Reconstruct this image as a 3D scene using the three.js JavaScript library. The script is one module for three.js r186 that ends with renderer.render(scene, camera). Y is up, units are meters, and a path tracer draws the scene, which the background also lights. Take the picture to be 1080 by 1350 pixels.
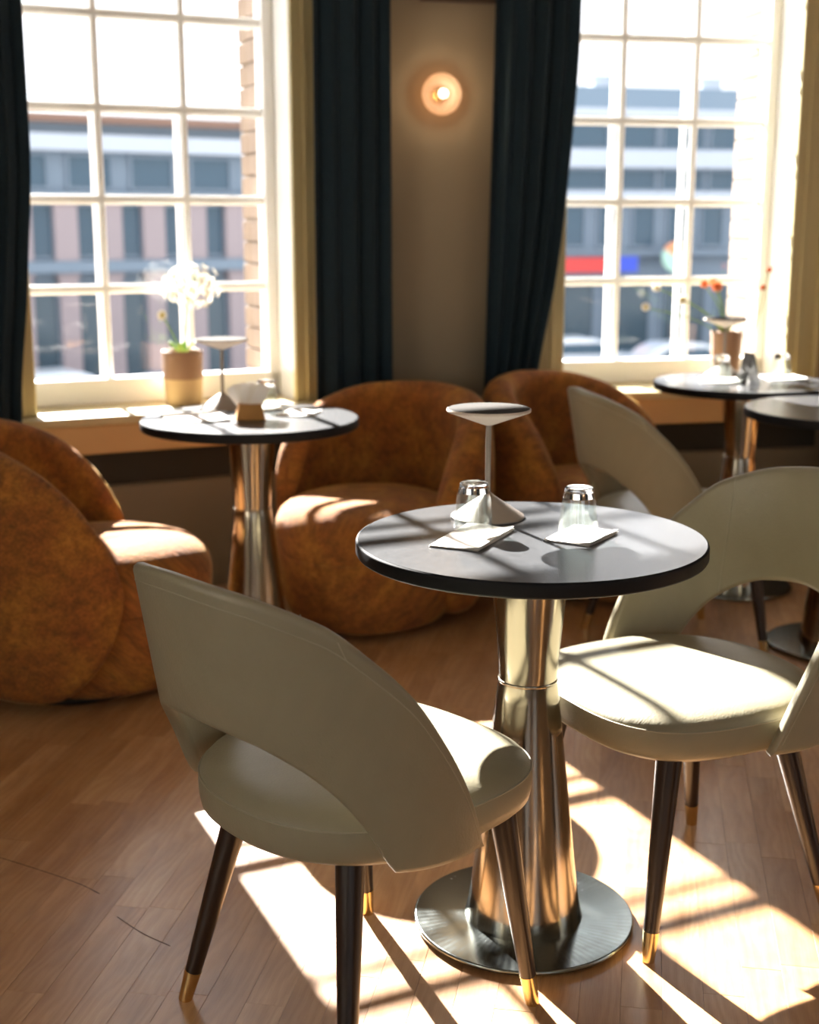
import * as THREE from 'three';
import { mergeGeometries } from 'three/addons/utils/BufferGeometryUtils.js';
import { RoundedBoxGeometry } from 'three/addons/geometries/RoundedBoxGeometry.js';
import { ImprovedNoise } from 'three/addons/math/ImprovedNoise.js';

// ---------------------------------------------------------------- camera, sky, sun, exposure
const scene = new THREE.Scene();
const camera = new THREE.PerspectiveCamera(2 * Math.atan(675 / 1750) * 180 / Math.PI, 1080 / 1350, 0.05, 400);
camera.position.set(0, 1.3, 0);
camera.rotation.x = -12.3 * Math.PI / 180;
camera.focus = 2.12;
camera.userData.fStop = 3.4;
const renderer = new THREE.WebGLRenderer({ antialias: true });
renderer.toneMapping = THREE.LinearToneMapping;
renderer.toneMappingExposure = 1.0;
renderer.shadowMap.enabled = true;
const SKY = 2.2, SUN = 62;
const noise = new ImprovedNoise();
const fbm = (x, y, z, o = 4) => { let s = 0, a = 1, t = 0; for (let i = 0; i < o; i++) { s += a * noise.noise(x, y, z); t += a; a *= 0.5; x *= 2.03; y *= 2.03; z *= 2.03; } return s / t; };
{ // hazy bright sky with soft thin cloud, the same all round
  const W = 512, H = 256, d = new Float32Array(W * H * 4);
  for (let j = 0; j < H; j++) for (let i = 0; i < W; i++) {
    const el = ((j + 0.5) / H - 0.5) * Math.PI, az = (i + 0.5) / W * 2 * Math.PI;
    const x = Math.cos(el) * Math.cos(az), y = Math.sin(el), z = Math.cos(el) * Math.sin(az);
    const c = fbm(x * 3.1 + 7, y * 7, z * 3.1, 5), k = SKY * (1 + 0.35 * c), up = Math.max(0, y), o = (j * W + i) * 4;
    d[o] = k * (1.0 - 0.25 * up); d[o + 1] = k * (1.0 - 0.12 * up); d[o + 2] = k * (1.02 + 0.05 * up); d[o + 3] = 1;
  }
  const t = new THREE.DataTexture(d, W, H, THREE.RGBAFormat, THREE.FloatType);
  t.mapping = THREE.EquirectangularReflectionMapping; t.magFilter = t.minFilter = THREE.LinearFilter; t.needsUpdate = true;
  scene.background = t;
}
const sun = new THREE.DirectionalLight(new THREE.Color(1.0, 0.96, 0.9), SUN);
const sunEl = 29.5 * Math.PI / 180;
sun.position.set(-0.416 * Math.cos(sunEl) * 30, Math.sin(sunEl) * 30, -0.909 * Math.cos(sunEl) * 30);
sun.target.position.set(0, 0, -2);
sun.position.add(sun.target.position);
sun.castShadow = true; sun.shadow.mapSize.set(4096, 4096);
Object.assign(sun.shadow.camera, { left: -7, right: 7, top: 7, bottom: -7, near: 1, far: 80 });
scene.add(sun, sun.target);

// ---------------------------------------------------------------- helpers
let seed = 12345;
const rnd = () => { seed = (seed * 1664525 + 1013904223) >>> 0; return seed / 4294967296; };
const R = (a) => a * Math.PI / 180;
const used = {};
const numbered = (n) => { const k = used[n] = (used[n] ?? -1) + 1; return k ? n + '_' + String(k).padStart(3, '0') : n; };
function thing(name, label, category, pos = [0, 0, 0], turn = 0, group) {
  const o = new THREE.Group(); o.name = numbered(name); o.position.set(...pos); o.rotation.y = turn; scene.add(o);
  o.userData = { label, category }; if (group) o.userData.group = group;
  return o;
}
function obj(name, geo, mat, parent) {
  const g = Array.isArray(geo) ? merge(geo) : geo, m = new THREE.Mesh(g, mat);
  m.name = name; m.castShadow = m.receiveShadow = true; parent.add(m); return m;
}
function struct(name, geo, mat, parent) {
  const m = obj(parent ? name : numbered(name), geo, mat, parent ?? scene); m.userData.kind = 'structure'; return m;
}
function merge(list) {
  return list.length === 1 ? list[0] : mergeGeometries(list.map((g) => {
    g = g.index ? g.toNonIndexed() : g;
    for (const k of Object.keys(g.attributes)) if (!['position', 'normal', 'uv'].includes(k)) g.deleteAttribute(k);
    return g;
  }));
}
function copy(src, pos, turn, label, group) {
  const c = src.clone(); c.name = numbered(src.name.replace(/_\d{3}$/, '')); c.position.set(...pos); c.rotation.set(0, turn, 0); scene.add(c);
  c.userData = { ...src.userData, label }; if (group) c.userData.group = group; return c;
}
// box with uv in metres
function box(w, h, d, x = 0, y = 0, z = 0, r = 0) {
  const g = r ? new RoundedBoxGeometry(w, h, d, 2, Math.min(r, w / 2.01, h / 2.01, d / 2.01)) : new THREE.BoxGeometry(w, h, d);
  const p = g.attributes.position, n = g.attributes.normal, uv = g.attributes.uv;
  for (let i = 0; i < p.count; i++) {
    const ax = Math.abs(n.getX(i)), ay = Math.abs(n.getY(i)), az = Math.abs(n.getZ(i));
    if (ay > ax && ay > az) uv.setXY(i, p.getX(i), p.getZ(i)); else if (ax > az) uv.setXY(i, p.getZ(i), p.getY(i)); else uv.setXY(i, p.getX(i), p.getY(i));
  }
  return g.translate(x, y, z);
}
function lathe(pts, seg = 48, smooth = true) {
  const g = new THREE.LatheGeometry(pts.map(([r, y]) => new THREE.Vector2(r, y)), seg);
  return g;
}
const tube = (pts, r, seg = 24, rs = 6, closed = false) => new THREE.TubeGeometry(new THREE.CatmullRomCurve3(pts.map((p) => new THREE.Vector3(...p)), closed, 'centripetal'), seg, r, rs, closed);
function rod(a, b, r0, r1, seg = 16) {
  const A = new THREE.Vector3(...a), B = new THREE.Vector3(...b), L = A.distanceTo(B);
  const g = new THREE.CylinderGeometry(r1, r0, L, seg, 1).translate(0, L / 2, 0);
  g.applyQuaternion(new THREE.Quaternion().setFromUnitVectors(new THREE.Vector3(0, 1, 0), B.clone().sub(A).normalize()));
  return g.translate(A.x, A.y, A.z);
}
// smooth monotone table
function table(xs, ys) {
  const n = xs.length, d = [], m = [];
  for (let i = 0; i < n - 1; i++) d.push((ys[i + 1] - ys[i]) / (xs[i + 1] - xs[i]));
  for (let i = 0; i < n; i++) m.push(i === 0 ? d[0] * (d[0] && xs[0] === 0 ? 0 : 1) : i === n - 1 ? d[n - 2] : d[i - 1] * d[i] <= 0 ? 0 : 2 / (1 / d[i - 1] + 1 / d[i]));
  return (x) => {
    if (x <= xs[0]) return ys[0]; if (x >= xs[n - 1]) return ys[n - 1];
    let i = 0; while (x > xs[i + 1]) i++;
    const h = xs[i + 1] - xs[i], t = (x - xs[i]) / h, t2 = t * t, t3 = t2 * t;
    return (2 * t3 - 3 * t2 + 1) * ys[i] + (t3 - 2 * t2 + t) * h * m[i] + (-2 * t3 + 3 * t2) * ys[i + 1] + (t3 - t2) * h * m[i + 1];
  };
}
// a standing curved shell: for each angle a slab with rounded edges between bottom and top
function shell({ phis, top, bot, at, half, J = 14, K = 5 }) {
  const pos = [], uv = [], idx = [], N = phis.length;
  let M = 0;
  phis.forEach((ph, i) => {
    const t = top(ph), b = bot(ph), e = half(ph), re = Math.max(1e-4, Math.min(e, (t - b) / 2 - 1e-4)), loop = [];
    for (let j = 0; j <= J; j++) loop.push([b + re + (t - b - 2 * re) * j / J, 1]);
    for (let k = 1; k < K; k++) { const a = Math.PI * k / K; loop.push([t - re + re * Math.sin(a), Math.cos(a)]); }
    for (let j = J; j >= 0; j--) loop.push([b + re + (t - b - 2 * re) * j / J, -1]);
    for (let k = 1; k < K; k++) { const a = Math.PI * k / K; loop.push([b + re - re * Math.sin(a), -Math.cos(a)]); }
    M = loop.length;
    for (const [h, s] of loop) { const [x, z, nx, nz] = at(ph, h); pos.push(x + nx * e * s, h, z + nz * e * s); uv.push(ph * 0.32, h + (s < 0 ? 0.13 : 0)); }
  });
  for (let i = 0; i < N - 1; i++) for (let j = 0; j < M; j++) {
    const a = i * M + j, b = i * M + (j + 1) % M, c = a + M, d = b + M;
    idx.push(a, b, c, b, d, c);
  }
  for (const [row, flip] of [[0, true], [N - 1, false]]) for (let j = 1; j < M - 1; j++) { const q = [row * M, row * M + j, row * M + j + 1]; idx.push(...(flip ? [q[0], q[2], q[1]] : q)); }
  const g = new THREE.BufferGeometry();
  g.setAttribute('position', new THREE.Float32BufferAttribute(pos, 3)); g.setAttribute('uv', new THREE.Float32BufferAttribute(uv, 2)); g.setIndex(idx); g.computeVertexNormals();
  return g;
}
// stack of scaled outlines: rings [y, scale or inset function], outline(angle) -> [x, z]
function rings(outline, list, n = 72, capTop = true, capBottom = true) {
  const pos = [], uv = [], idx = [];
  for (const [y, f, rise = 0] of list) for (let i = 0; i < n; i++) { const [x, z] = outline(i / n * 2 * Math.PI, f); pos.push(x, y + rise, z); uv.push(x, z + y); }
  for (let k = 0; k < list.length - 1; k++) for (let i = 0; i < n; i++) { const a = k * n + i, b = k * n + (i + 1) % n, c = a + n, d = b + n; idx.push(a, c, b, b, c, d); }
  const cap = (k, y, up) => { const o = pos.length / 3; let X = 0, Z = 0; for (let i = 0; i < n; i++) { X += pos[(k * n + i) * 3] / n; Z += pos[(k * n + i) * 3 + 2] / n; } pos.push(X, y, Z); uv.push(X, Z); for (let i = 0; i < n; i++) { const a = k * n + i, b = k * n + (i + 1) % n; idx.push(...(up ? [a, o, b] : [a, b, o])); } };
  if (capBottom) cap(0, list[0][0], false);
  if (capTop) cap(list.length - 1, list[list.length - 1][0], true);
  const g = new THREE.BufferGeometry();
  g.setAttribute('position', new THREE.Float32BufferAttribute(pos, 3)); g.setAttribute('uv', new THREE.Float32BufferAttribute(uv, 2)); g.setIndex(idx); g.computeVertexNormals();
  return g;
}

// ---------------------------------------------------------------- materials
const hex = (h) => new THREE.Color(h);
function tex(w, h, fn, srgb = true) {
  const d = new Uint8Array(w * h * 4);
  for (let j = 0; j < h; j++) for (let i = 0; i < w; i++) { const c = fn(i / w, j / h), o = (j * w + i) * 4; for (let k = 0; k < 3; k++) d[o + k] = Math.max(0, Math.min(255, (Array.isArray(c) ? c[k] : c) * 255)); d[o + 3] = 255; }
  const t = new THREE.DataTexture(d, w, h); t.wrapS = t.wrapT = THREE.RepeatWrapping; t.magFilter = THREE.LinearFilter; t.minFilter = THREE.LinearMipmapLinearFilter; t.generateMipmaps = true;
  if (srgb) t.colorSpace = THREE.SRGBColorSpace; t.needsUpdate = true; return t;
}
const rep = (t, x, y = x) => { const c = t.clone(); c.repeat.set(x, y); c.needsUpdate = true; return c; };
const TAU = Math.PI * 2;
// tileable noise from a torus
const tn = (u, v, f, o = 4, s = 0) => fbm(Math.cos(u * TAU) * f + 11 + s, Math.sin(u * TAU) * f + Math.cos(v * TAU) * f * 0.73 + 3, Math.sin(v * TAU) * f + s * 1.7, o);
const lat = []; for (let i = 0; i < 4096; i++) lat.push(rnd());
const tv1 = (u, v, n, s) => { // tileable value noise on an n x n lattice
  const x = (u - Math.floor(u)) * n, y = (v - Math.floor(v)) * n, i = Math.floor(x), j = Math.floor(y), f = x - i, g = y - j, a = f * f * (3 - 2 * f), b = g * g * (3 - 2 * g);
  const h = (p, q) => lat[((p % n) * 157 + (q % n) * 811 + s * 397 + (p % n) * (q % n) * 13) & 4095];
  return (h(i, j) * (1 - a) + h(i + 1, j) * a) * (1 - b) + (h(i, j + 1) * (1 - a) + h(i + 1, j + 1) * a) * b;
};
const tv = (u, v, n, o = 3, s = 0) => { let t = 0, a = 1, k = 0; for (let i = 0; i < o; i++) { t += a * (tv1(u, v, n << i, s + i) - 0.5) * 2; k += a; a *= 0.55; } return t / k; };
const leatherBump = tex(512, 512, (u, v) => 0.5 + 0.35 * tv(u, v, 110, 2) + 0.2 * tv(u, v, 24, 2, 5), false);
const leatherCol = tex(256, 256, (u, v) => { const n = 1 + 0.035 * tn(u, v, 2, 4); return [0.55 * n, 0.525 * n, 0.44 * n]; });
const chenCol = tex(512, 512, (u, v) => { const a = tv(u, v, 5, 4, 1), b = tv(u, v, 90, 2, 9), c = tv(u * 1, v, 24, 2, 4); const k = 1 + 0.2 * a + 0.2 * b + 0.13 * c; return [0.53 * k, 0.325 * k * (1 + 0.12 * a), 0.125 * k]; });
const chenBump = tex(512, 512, (u, v) => 0.5 + 0.35 * tv(u, v, 80, 2, 2) + 0.2 * tv(u, v, 30, 2, 3), false);
const metalRough = tex(512, 128, (u, v) => 0.62 + 0.22 * tn(u * 1, v, 6, 3) + 0.06 * Math.sin(u * TAU * 90 + 9 * Math.sin(v * TAU)), false);
const stoneCol = tex(512, 512, (u, v) => { const n = tn(u, v, 5, 5), f = tn(u, v, 40, 2, 3); const k = 0.25 + 0.05 * n + 0.05 * f; return [k * 0.98, k, k * 1.04]; });
const plaster = tex(512, 512, (u, v) => 0.5 + 0.3 * tn(u, v, 4, 4) + 0.2 * tn(u, v, 40, 2, 1), false);
const velvetCol = tex(256, 256, (u, v) => { const n = 1 + 0.25 * tn(u, v, 12, 3); return [0.115 * n, 0.19 * n, 0.235 * n]; });
const grain = [0, 1, 2].map((q) => tex(512, 256, (u, v) => {
  const w = tv(u, v, 3, 3, q * 7), fine = tv(u * 1, v * 1, 6, 1, q), line = 0.5 + 0.5 * Math.sin((v * 7 + w * 1.6 + 0.25 * Math.sin(u * TAU + q)) * TAU), pore = Math.max(0, tv(u, v * 12, 20, 2, q + 3));
  const k = 1 - 0.05 * line - 0.07 * pore + 0.07 * w + 0.03 * fine;
  return [0.735 * k, 0.572 * k * (0.5 + 0.5 * k), 0.405 * k * k];
}));
const floorRough = tex(256, 256, (u, v) => 0.42 + 0.14 * tn(u, v, 5, 4) + 0.05 * tn(u, v, 40, 1), false);
const S = (o) => new THREE.MeshStandardMaterial(o), P = (o) => new THREE.MeshPhysicalMaterial(o);
const M = {
  leather: P({ map: rep(leatherCol, 2), bumpMap: rep(leatherBump, 3.2), bumpScale: 0.0004, roughness: 0.4, specularIntensity: 0.8 }),
  seam: S({ color: hex('#9b9580'), roughness: 0.55 }),
  darkWood: P({ color: hex('#21150f'), roughness: 0.32, clearcoat: 0.25, clearcoatRoughness: 0.3 }),
  brass: S({ color: hex('#dcc088'), metalness: 1, roughness: 0.26 }),
  chenille: P({ map: rep(chenCol, 2.6), bumpMap: rep(chenBump, 2.6), bumpScale: 0.002, roughness: 0.95, sheen: 1, sheenRoughness: 0.36, sheenColor: hex('#dcb35a') }),
  steel: P({ color: hex('#a9a294'), metalness: 1, roughness: 0.27, roughnessMap: metalRough }),
  baseSteel: P({ color: hex('#8d9492'), metalness: 1, roughness: 0.36, roughnessMap: metalRough }),
  tableTop: P({ map: rep(stoneCol, 2.2), bumpMap: rep(plaster, 5), bumpScale: 0.0003, roughness: 0.27 }),
  tableEdge: P({ color: hex('#0d0f13'), roughness: 0.55, specularIntensity: 0.5 }),
  lamp: P({ color: hex('#8d8176'), metalness: 0.35, roughness: 0.4 }),
  lampShade: P({ color: hex('#cdbfb0'), metalness: 0.1, roughness: 0.45 }),
  lampTop: P({ color: hex('#3a3734'), roughness: 0.95, specularIntensity: 0.15 }),
  glass: P({ color: 0xffffff, transmission: 1, thickness: 0.004, ior: 1.48, roughness: 0.01 }),
  thinGlass: P({ color: hex('#f7faf9'), transmission: 1, thickness: 0, ior: 1.52, roughness: 0.01, specularIntensity: 1 }),
  napkin: S({ color: hex('#f4efe8'), roughness: 0.9, side: THREE.DoubleSide }),
  paper: S({ color: hex('#f0e9de'), roughness: 0.85 }),
  wall: S({ color: hex('#8f826d'), roughness: 0.9, bumpMap: rep(plaster, 1.2), bumpScale: 0.0012 }),
  farWall: S({ color: hex('#b3a894'), roughness: 0.9 }),
  ceiling: S({ color: hex('#e6e0d4'), roughness: 0.95 }),
  cream: S({ color: hex('#bdae80'), roughness: 0.45 }),
  white: S({ color: hex('#fafaf8'), roughness: 0.35 }),
  sillWood: S({ color: hex('#c9a26c'), roughness: 0.5 }),
  sillTop: S({ color: hex('#c3b388'), roughness: 0.4 }),
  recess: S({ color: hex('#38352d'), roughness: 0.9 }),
  panel: S({ color: hex('#7f735f'), roughness: 0.7 }),
  pane: P({ color: 0xffffff, transmission: 1, thickness: 0, ior: 1.5, roughness: 0, specularIntensity: 0.6 }),
  velvet: P({ map: rep(velvetCol, 3), roughness: 1, sheen: 1, sheenRoughness: 0.35, sheenColor: hex('#587480') }),
  brick: S({ color: hex('#837264'), roughness: 0.9 }),
  potLight: S({ color: hex('#cbb088'), roughness: 0.75 }), potDark: S({ color: hex('#9a7a64'), roughness: 0.6 }),
  stem: S({ color: hex('#7c9a4a'), roughness: 0.7 }), leaf: P({ color: hex('#86a84e'), roughness: 0.7, transmission: 0.3, thickness: 0, side: THREE.DoubleSide }),
  petalWhite: P({ color: hex('#f8f4ec'), roughness: 0.9, transmission: 0.4, thickness: 0, side: THREE.DoubleSide }),
  petalOrange: P({ color: hex('#f0b58c'), roughness: 0.9, transmission: 0.4, thickness: 0, side: THREE.DoubleSide }),
  eyeOrange: S({ color: hex('#b8521c'), roughness: 0.9 }), eyeYellow: S({ color: hex('#c9b33a'), roughness: 0.9 }),
  holderWood: S({ color: hex('#b5813f'), roughness: 0.5 }), holderDark: S({ color: hex('#2a2420'), roughness: 0.45 }),
};
const X0 = { mortar: S({ color: hex('#8d8074'), roughness: 0.95 }) };
const plankMats = [];
for (let q = 0; q < 3; q++) for (const tint of ['#ffffff', '#f3ede6', '#f8f0e4', '#e9dfd4']) plankMats.push(P({ map: rep(grain[q], 1 / 0.62, 1 / 0.16), color: hex(tint), roughness: 1.0, clearcoat: 0.7, clearcoatRoughness: 0.27, roughnessMap: rep(floorRough, 1.3), bumpMap: rep(grain[q], 1 / 0.62, 1 / 0.16), bumpScale: 0.00015 }));

// ---------------------------------------------------------------- the room
// window walls: an origin on the inner face, a direction along the wall, a normal into the room
const wallA = { o: [-1.214, -4.52], d: [0.9063, -0.4226], n: [0.4226, 0.9063], ang: Math.atan2(0.4226, 0.9063) };
const wallB = { o: [1.042, -5.2855], d: [0.9781, -0.2079], n: [0.2079, 0.9781], ang: Math.atan2(0.2079, 0.9781) };
const onWall = (w, s, y, k = 0) => [w.o[0] + w.d[0] * s + w.n[0] * k, y, w.o[1] + w.d[1] * s + w.n[1] * k];
const frameOf = (w) => { const m = new THREE.Matrix4().makeRotationY(w.ang); m.setPosition(w.o[0], 0, w.o[1]); return m; };   // local x along the wall, z into the room
const CEIL = 3.1, GLASS = -0.25, THICK = 0.5;
function wallWithHole(w, s0, s1, holes, mat, name) {
  const sh = new THREE.Shape([[s0, -0.02], [s1, -0.02], [s1, CEIL], [s0, CEIL]].map((p) => new THREE.Vector2(...p)));
  for (const [a, b, y0, y1] of holes) sh.holes.push(new THREE.Path([[a, y0], [a, y1], [b, y1], [b, y0]].map((p) => new THREE.Vector2(...p))));
  const g = new THREE.ExtrudeGeometry(sh, { depth: THICK, bevelEnabled: false }).translate(0, 0, -THICK).applyMatrix4(frameOf(w));
  return struct(name, g, mat);
}
const SILL = 0.655, WTOP = 2.62;
wallWithHole(wallA, -1.6, 1.2406, [[-0.11, 0.905, SILL, WTOP]], M.wall, 'wall_left');
wallWithHole(wallB, -1.1575, 4.2, [[-0.505, 0.515, SILL, WTOP]], M.wall, 'wall_right');
// remaining shell of the room, with further windows behind and beside the camera
const holeWall = (name, w, s0, s1, holes) => wallWithHole(w, s0, s1, holes, M.farWall, name);
const wallC = { o: [-2.45, -4.2], d: [0, -1], n: [1, 0], ang: Math.PI / 2 };       // local x runs to -z
const wallD = { o: [0, 4.2], d: [-1, 0], n: [0, -1], ang: Math.PI };
const wallE = { o: [4.9, 0], d: [0, 1], n: [-1, 0], ang: -Math.PI / 2 };
holeWall('wall_side', wallC, -8.6, 0.5, [[-4.6, -3.4, 0.7, 2.62], [-6.6, -5.4, 0.7, 2.62]]);
holeWall('wall_back', wallD, -5.2, 2.9, [[-3.4, -2.0, 0.7, 2.62], [-0.7, 0.7, 0.7, 2.62]]);
holeWall('wall_far', wallE, -7.0, 4.6, [[-2.0, -0.6, 0.7, 2.62]]);
{ // the ceiling ends with the walls
  const q = (w, s, k) => { const p = onWall(w, s, 0, k); return new THREE.Vector2(p[0], -p[2]); };
  const sh = new THREE.Shape([q(wallA, -1.9, -0.45), q(wallA, 1.2, -0.45), q(wallB, 4.3, -0.45), new THREE.Vector2(5.3, -4.6), new THREE.Vector2(-2.9, -4.6)]);
  struct('ceiling', new THREE.ExtrudeGeometry(sh, { depth: 0.25, bevelEnabled: false }).rotateX(-Math.PI / 2).translate(0, CEIL, 0), M.ceiling);
}

function roomWindow(name, w, glassCols, left, right, rows, visible = true) {
  const g = new THREE.Group(); g.name = name; g.userData.kind = 'structure'; g.applyMatrix4(frameOf(w)); scene.add(g);
  const y0 = SILL, zc = GLASS, B = 0.042;
  // outer frame
  const fr = [], st = 0.05;
  const gl = glassCols[0], gr = glassCols[glassCols.length - 1];
  fr.push(box(gl - left + 0.012, WTOP - y0, 0.09, (left + gl) / 2 + 0.006, (y0 + WTOP) / 2, zc, 0.006), box(right - gr + 0.012, WTOP - y0, 0.09, (right + gr) / 2 - 0.006, (y0 + WTOP) / 2, zc, 0.006));
  fr.push(box(right - left, rows[0] - 0.018 - y0, 0.09, (left + right) / 2, (rows[0] - 0.018 + y0) / 2, zc, 0.006), box(right - left, WTOP - rows[rows.length - 1], 0.09, (left + right) / 2, (WTOP + rows[rows.length - 1]) / 2, zc, 0.006));
  obj('window_frame', fr, M.white, g);
  // lining of the reveal and the architrave
  obj('reveal', [box(0.02, WTOP - y0, 0.2, left + 0.01, (y0 + WTOP) / 2, -0.1), box(0.02, WTOP - y0, 0.2, right - 0.01, (y0 + WTOP) / 2, -0.1), box(right - left, 0.02, 0.2, (left + right) / 2, WTOP - 0.01, -0.1)], M.white, g);
  const a0 = left + 0.045, a1 = right - 0.038, aw = 0.15;
  const arch = [];
  for (const [s, e] of [[-1, a0], [1, a1]]) { arch.push(box(aw, WTOP + 0.1 - y0, 0.03, e + s * aw / 2, (y0 + WTOP + 0.1) / 2, 0.015, 0.006), box(0.03, WTOP + 0.1 - y0, 0.03, e + s * (aw - 0.02), (y0 + WTOP + 0.1) / 2, 0.035, 0.008), box(0.02, WTOP + 0.1 - y0, 0.012, e + s * 0.05, (y0 + WTOP + 0.1) / 2, 0.032, 0.005)); }
  arch.push(box(a1 - a0 + 2 * aw, 0.15, 0.03, (a0 + a1) / 2, WTOP + 0.055, 0.015, 0.006));
  obj('architrave', arch, M.cream, g);
  // glazing bars
  for (const c of glassCols.slice(1, -1)) obj('glazing_bar', [box(0.022, WTOP - y0 - 0.1, 0.036, c, (WTOP + y0) / 2, zc, 0.008), box(0.028, WTOP - y0 - 0.1, 0.012, c, (WTOP + y0) / 2, zc, 0.006)], M.white, g);
  for (const y of rows.slice(1, -1)) obj('glazing_bar', [box(gr - gl, 0.026, 0.036, (gl + gr) / 2, y, zc, 0.008), box(gr - gl, 0.036, 0.012, (gl + gr) / 2, y, zc, 0.006)], M.white, g);
  // thin bars of the outer sash, a hand's breadth further out
  const zo = GLASS - 0.105;
  for (const c of glassCols.slice(1, -1)) obj('outer_glazing_bar', box(0.016, WTOP - y0, 0.024, c, (WTOP + y0) / 2, zo, 0.004), M.white, g);
  for (const y of rows.slice(1, -1)) obj('outer_glazing_bar', box(right - left - 0.1, 0.014, 0.022, (left + right) / 2, y, zo, 0.004), M.white, g);
  for (let i = 0; i < glassCols.length - 1; i++) for (let j = 0; j < rows.length - 1; j++) {
    const a = glassCols[i], b = glassCols[i + 1], c = rows[j], d = rows[j + 1];
    obj('pane', box(b - a - 0.01, d - c - 0.01, 0.003, (a + b) / 2, (c + d) / 2, zc), M.pane, g);
  }
  return g;
}
const rows = [0.765, 1.066, 1.38, 1.694, 2.008, 2.322, 2.58];
roomWindow('window_1', wallA, [-0.065, 0.245, 0.555, 0.858], -0.11, 0.905, rows);
roomWindow('window_2', wallB, [-0.458, -0.149, 0.16, 0.469], -0.505, 0.515, rows);
// plain windows outside the view that let daylight into the rest of the room
[[wallC, -4.6, -3.4], [wallC, -6.6, -5.4], [wallD, -3.4, -2.0], [wallD, -0.7, 0.7], [wallE, -2.0, -0.6]].forEach(([w, a, b], i) => {
  const g = new THREE.Group(); g.name = 'window_' + (i + 3); g.userData.kind = 'structure'; g.applyMatrix4(frameOf(w)); scene.add(g);
  const m = (a + b) / 2, f = [];
  for (const x of [a + 0.03, m, b - 0.03]) f.push(box(0.06, 1.92, 0.07, x, 1.66, GLASS));
  for (const y of [0.73, 1.66, 2.59]) f.push(box(b - a, 0.06, 0.07, m, y, GLASS));
  obj('window_frame', f, M.white, g);
});
// sill boards with a deep front, dark recess and panel beneath
function sill(n, w, s0, s1) {
  const g = new THREE.Group(); g.name = 'trim_' + n; g.userData.kind = 'structure'; g.applyMatrix4(frameOf(w)); scene.add(g);
  obj('sill_board', box(s1 - s0, 0.03, 0.37, (s0 + s1) / 2, SILL - 0.015, -0.075, 0.006), M.sillTop, g);
  obj('apron', box(s1 - s0 - 0.02, 0.1, 0.08, (s0 + s1) / 2, SILL - 0.08, 0.06, 0.005), M.sillWood, g);
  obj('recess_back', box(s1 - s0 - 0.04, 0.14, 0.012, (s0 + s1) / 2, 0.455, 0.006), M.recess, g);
  obj('lower_panel', [box(s1 - s0 - 0.02, 0.4, 0.055, (s0 + s1) / 2, 0.2, 0.0275, 0.004)], M.panel, g);
}
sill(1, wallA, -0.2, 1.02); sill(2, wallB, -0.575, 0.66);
// exterior brick reveals: window jambs seen through the panes
[[wallA, -0.11, 0.905], [wallB, -0.505, 0.515]].forEach(([w, l, r], i) => {
  const g = new THREE.Group(); g.name = 'trim_' + (i + 3); g.userData.kind = 'structure'; g.applyMatrix4(frameOf(w)); scene.add(g);
  for (const x of [l + 0.012, r - 0.012]) obj('mortar', box(0.06, WTOP - SILL, 0.19, x, (WTOP + SILL) / 2, -0.40), X0.mortar, g);
  for (const [x, s] of [[l + 0.02, 1], [r - 0.03, -1]]) for (let k = 0; k < 24; k++) {
    const y = SILL + 0.04 + k * 0.082;
    obj('brick', box(0.05 + (k % 2) * 0.002, 0.075, 0.2, x, y, -0.40, 0.004), M.brick, g);
  }
});

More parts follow.
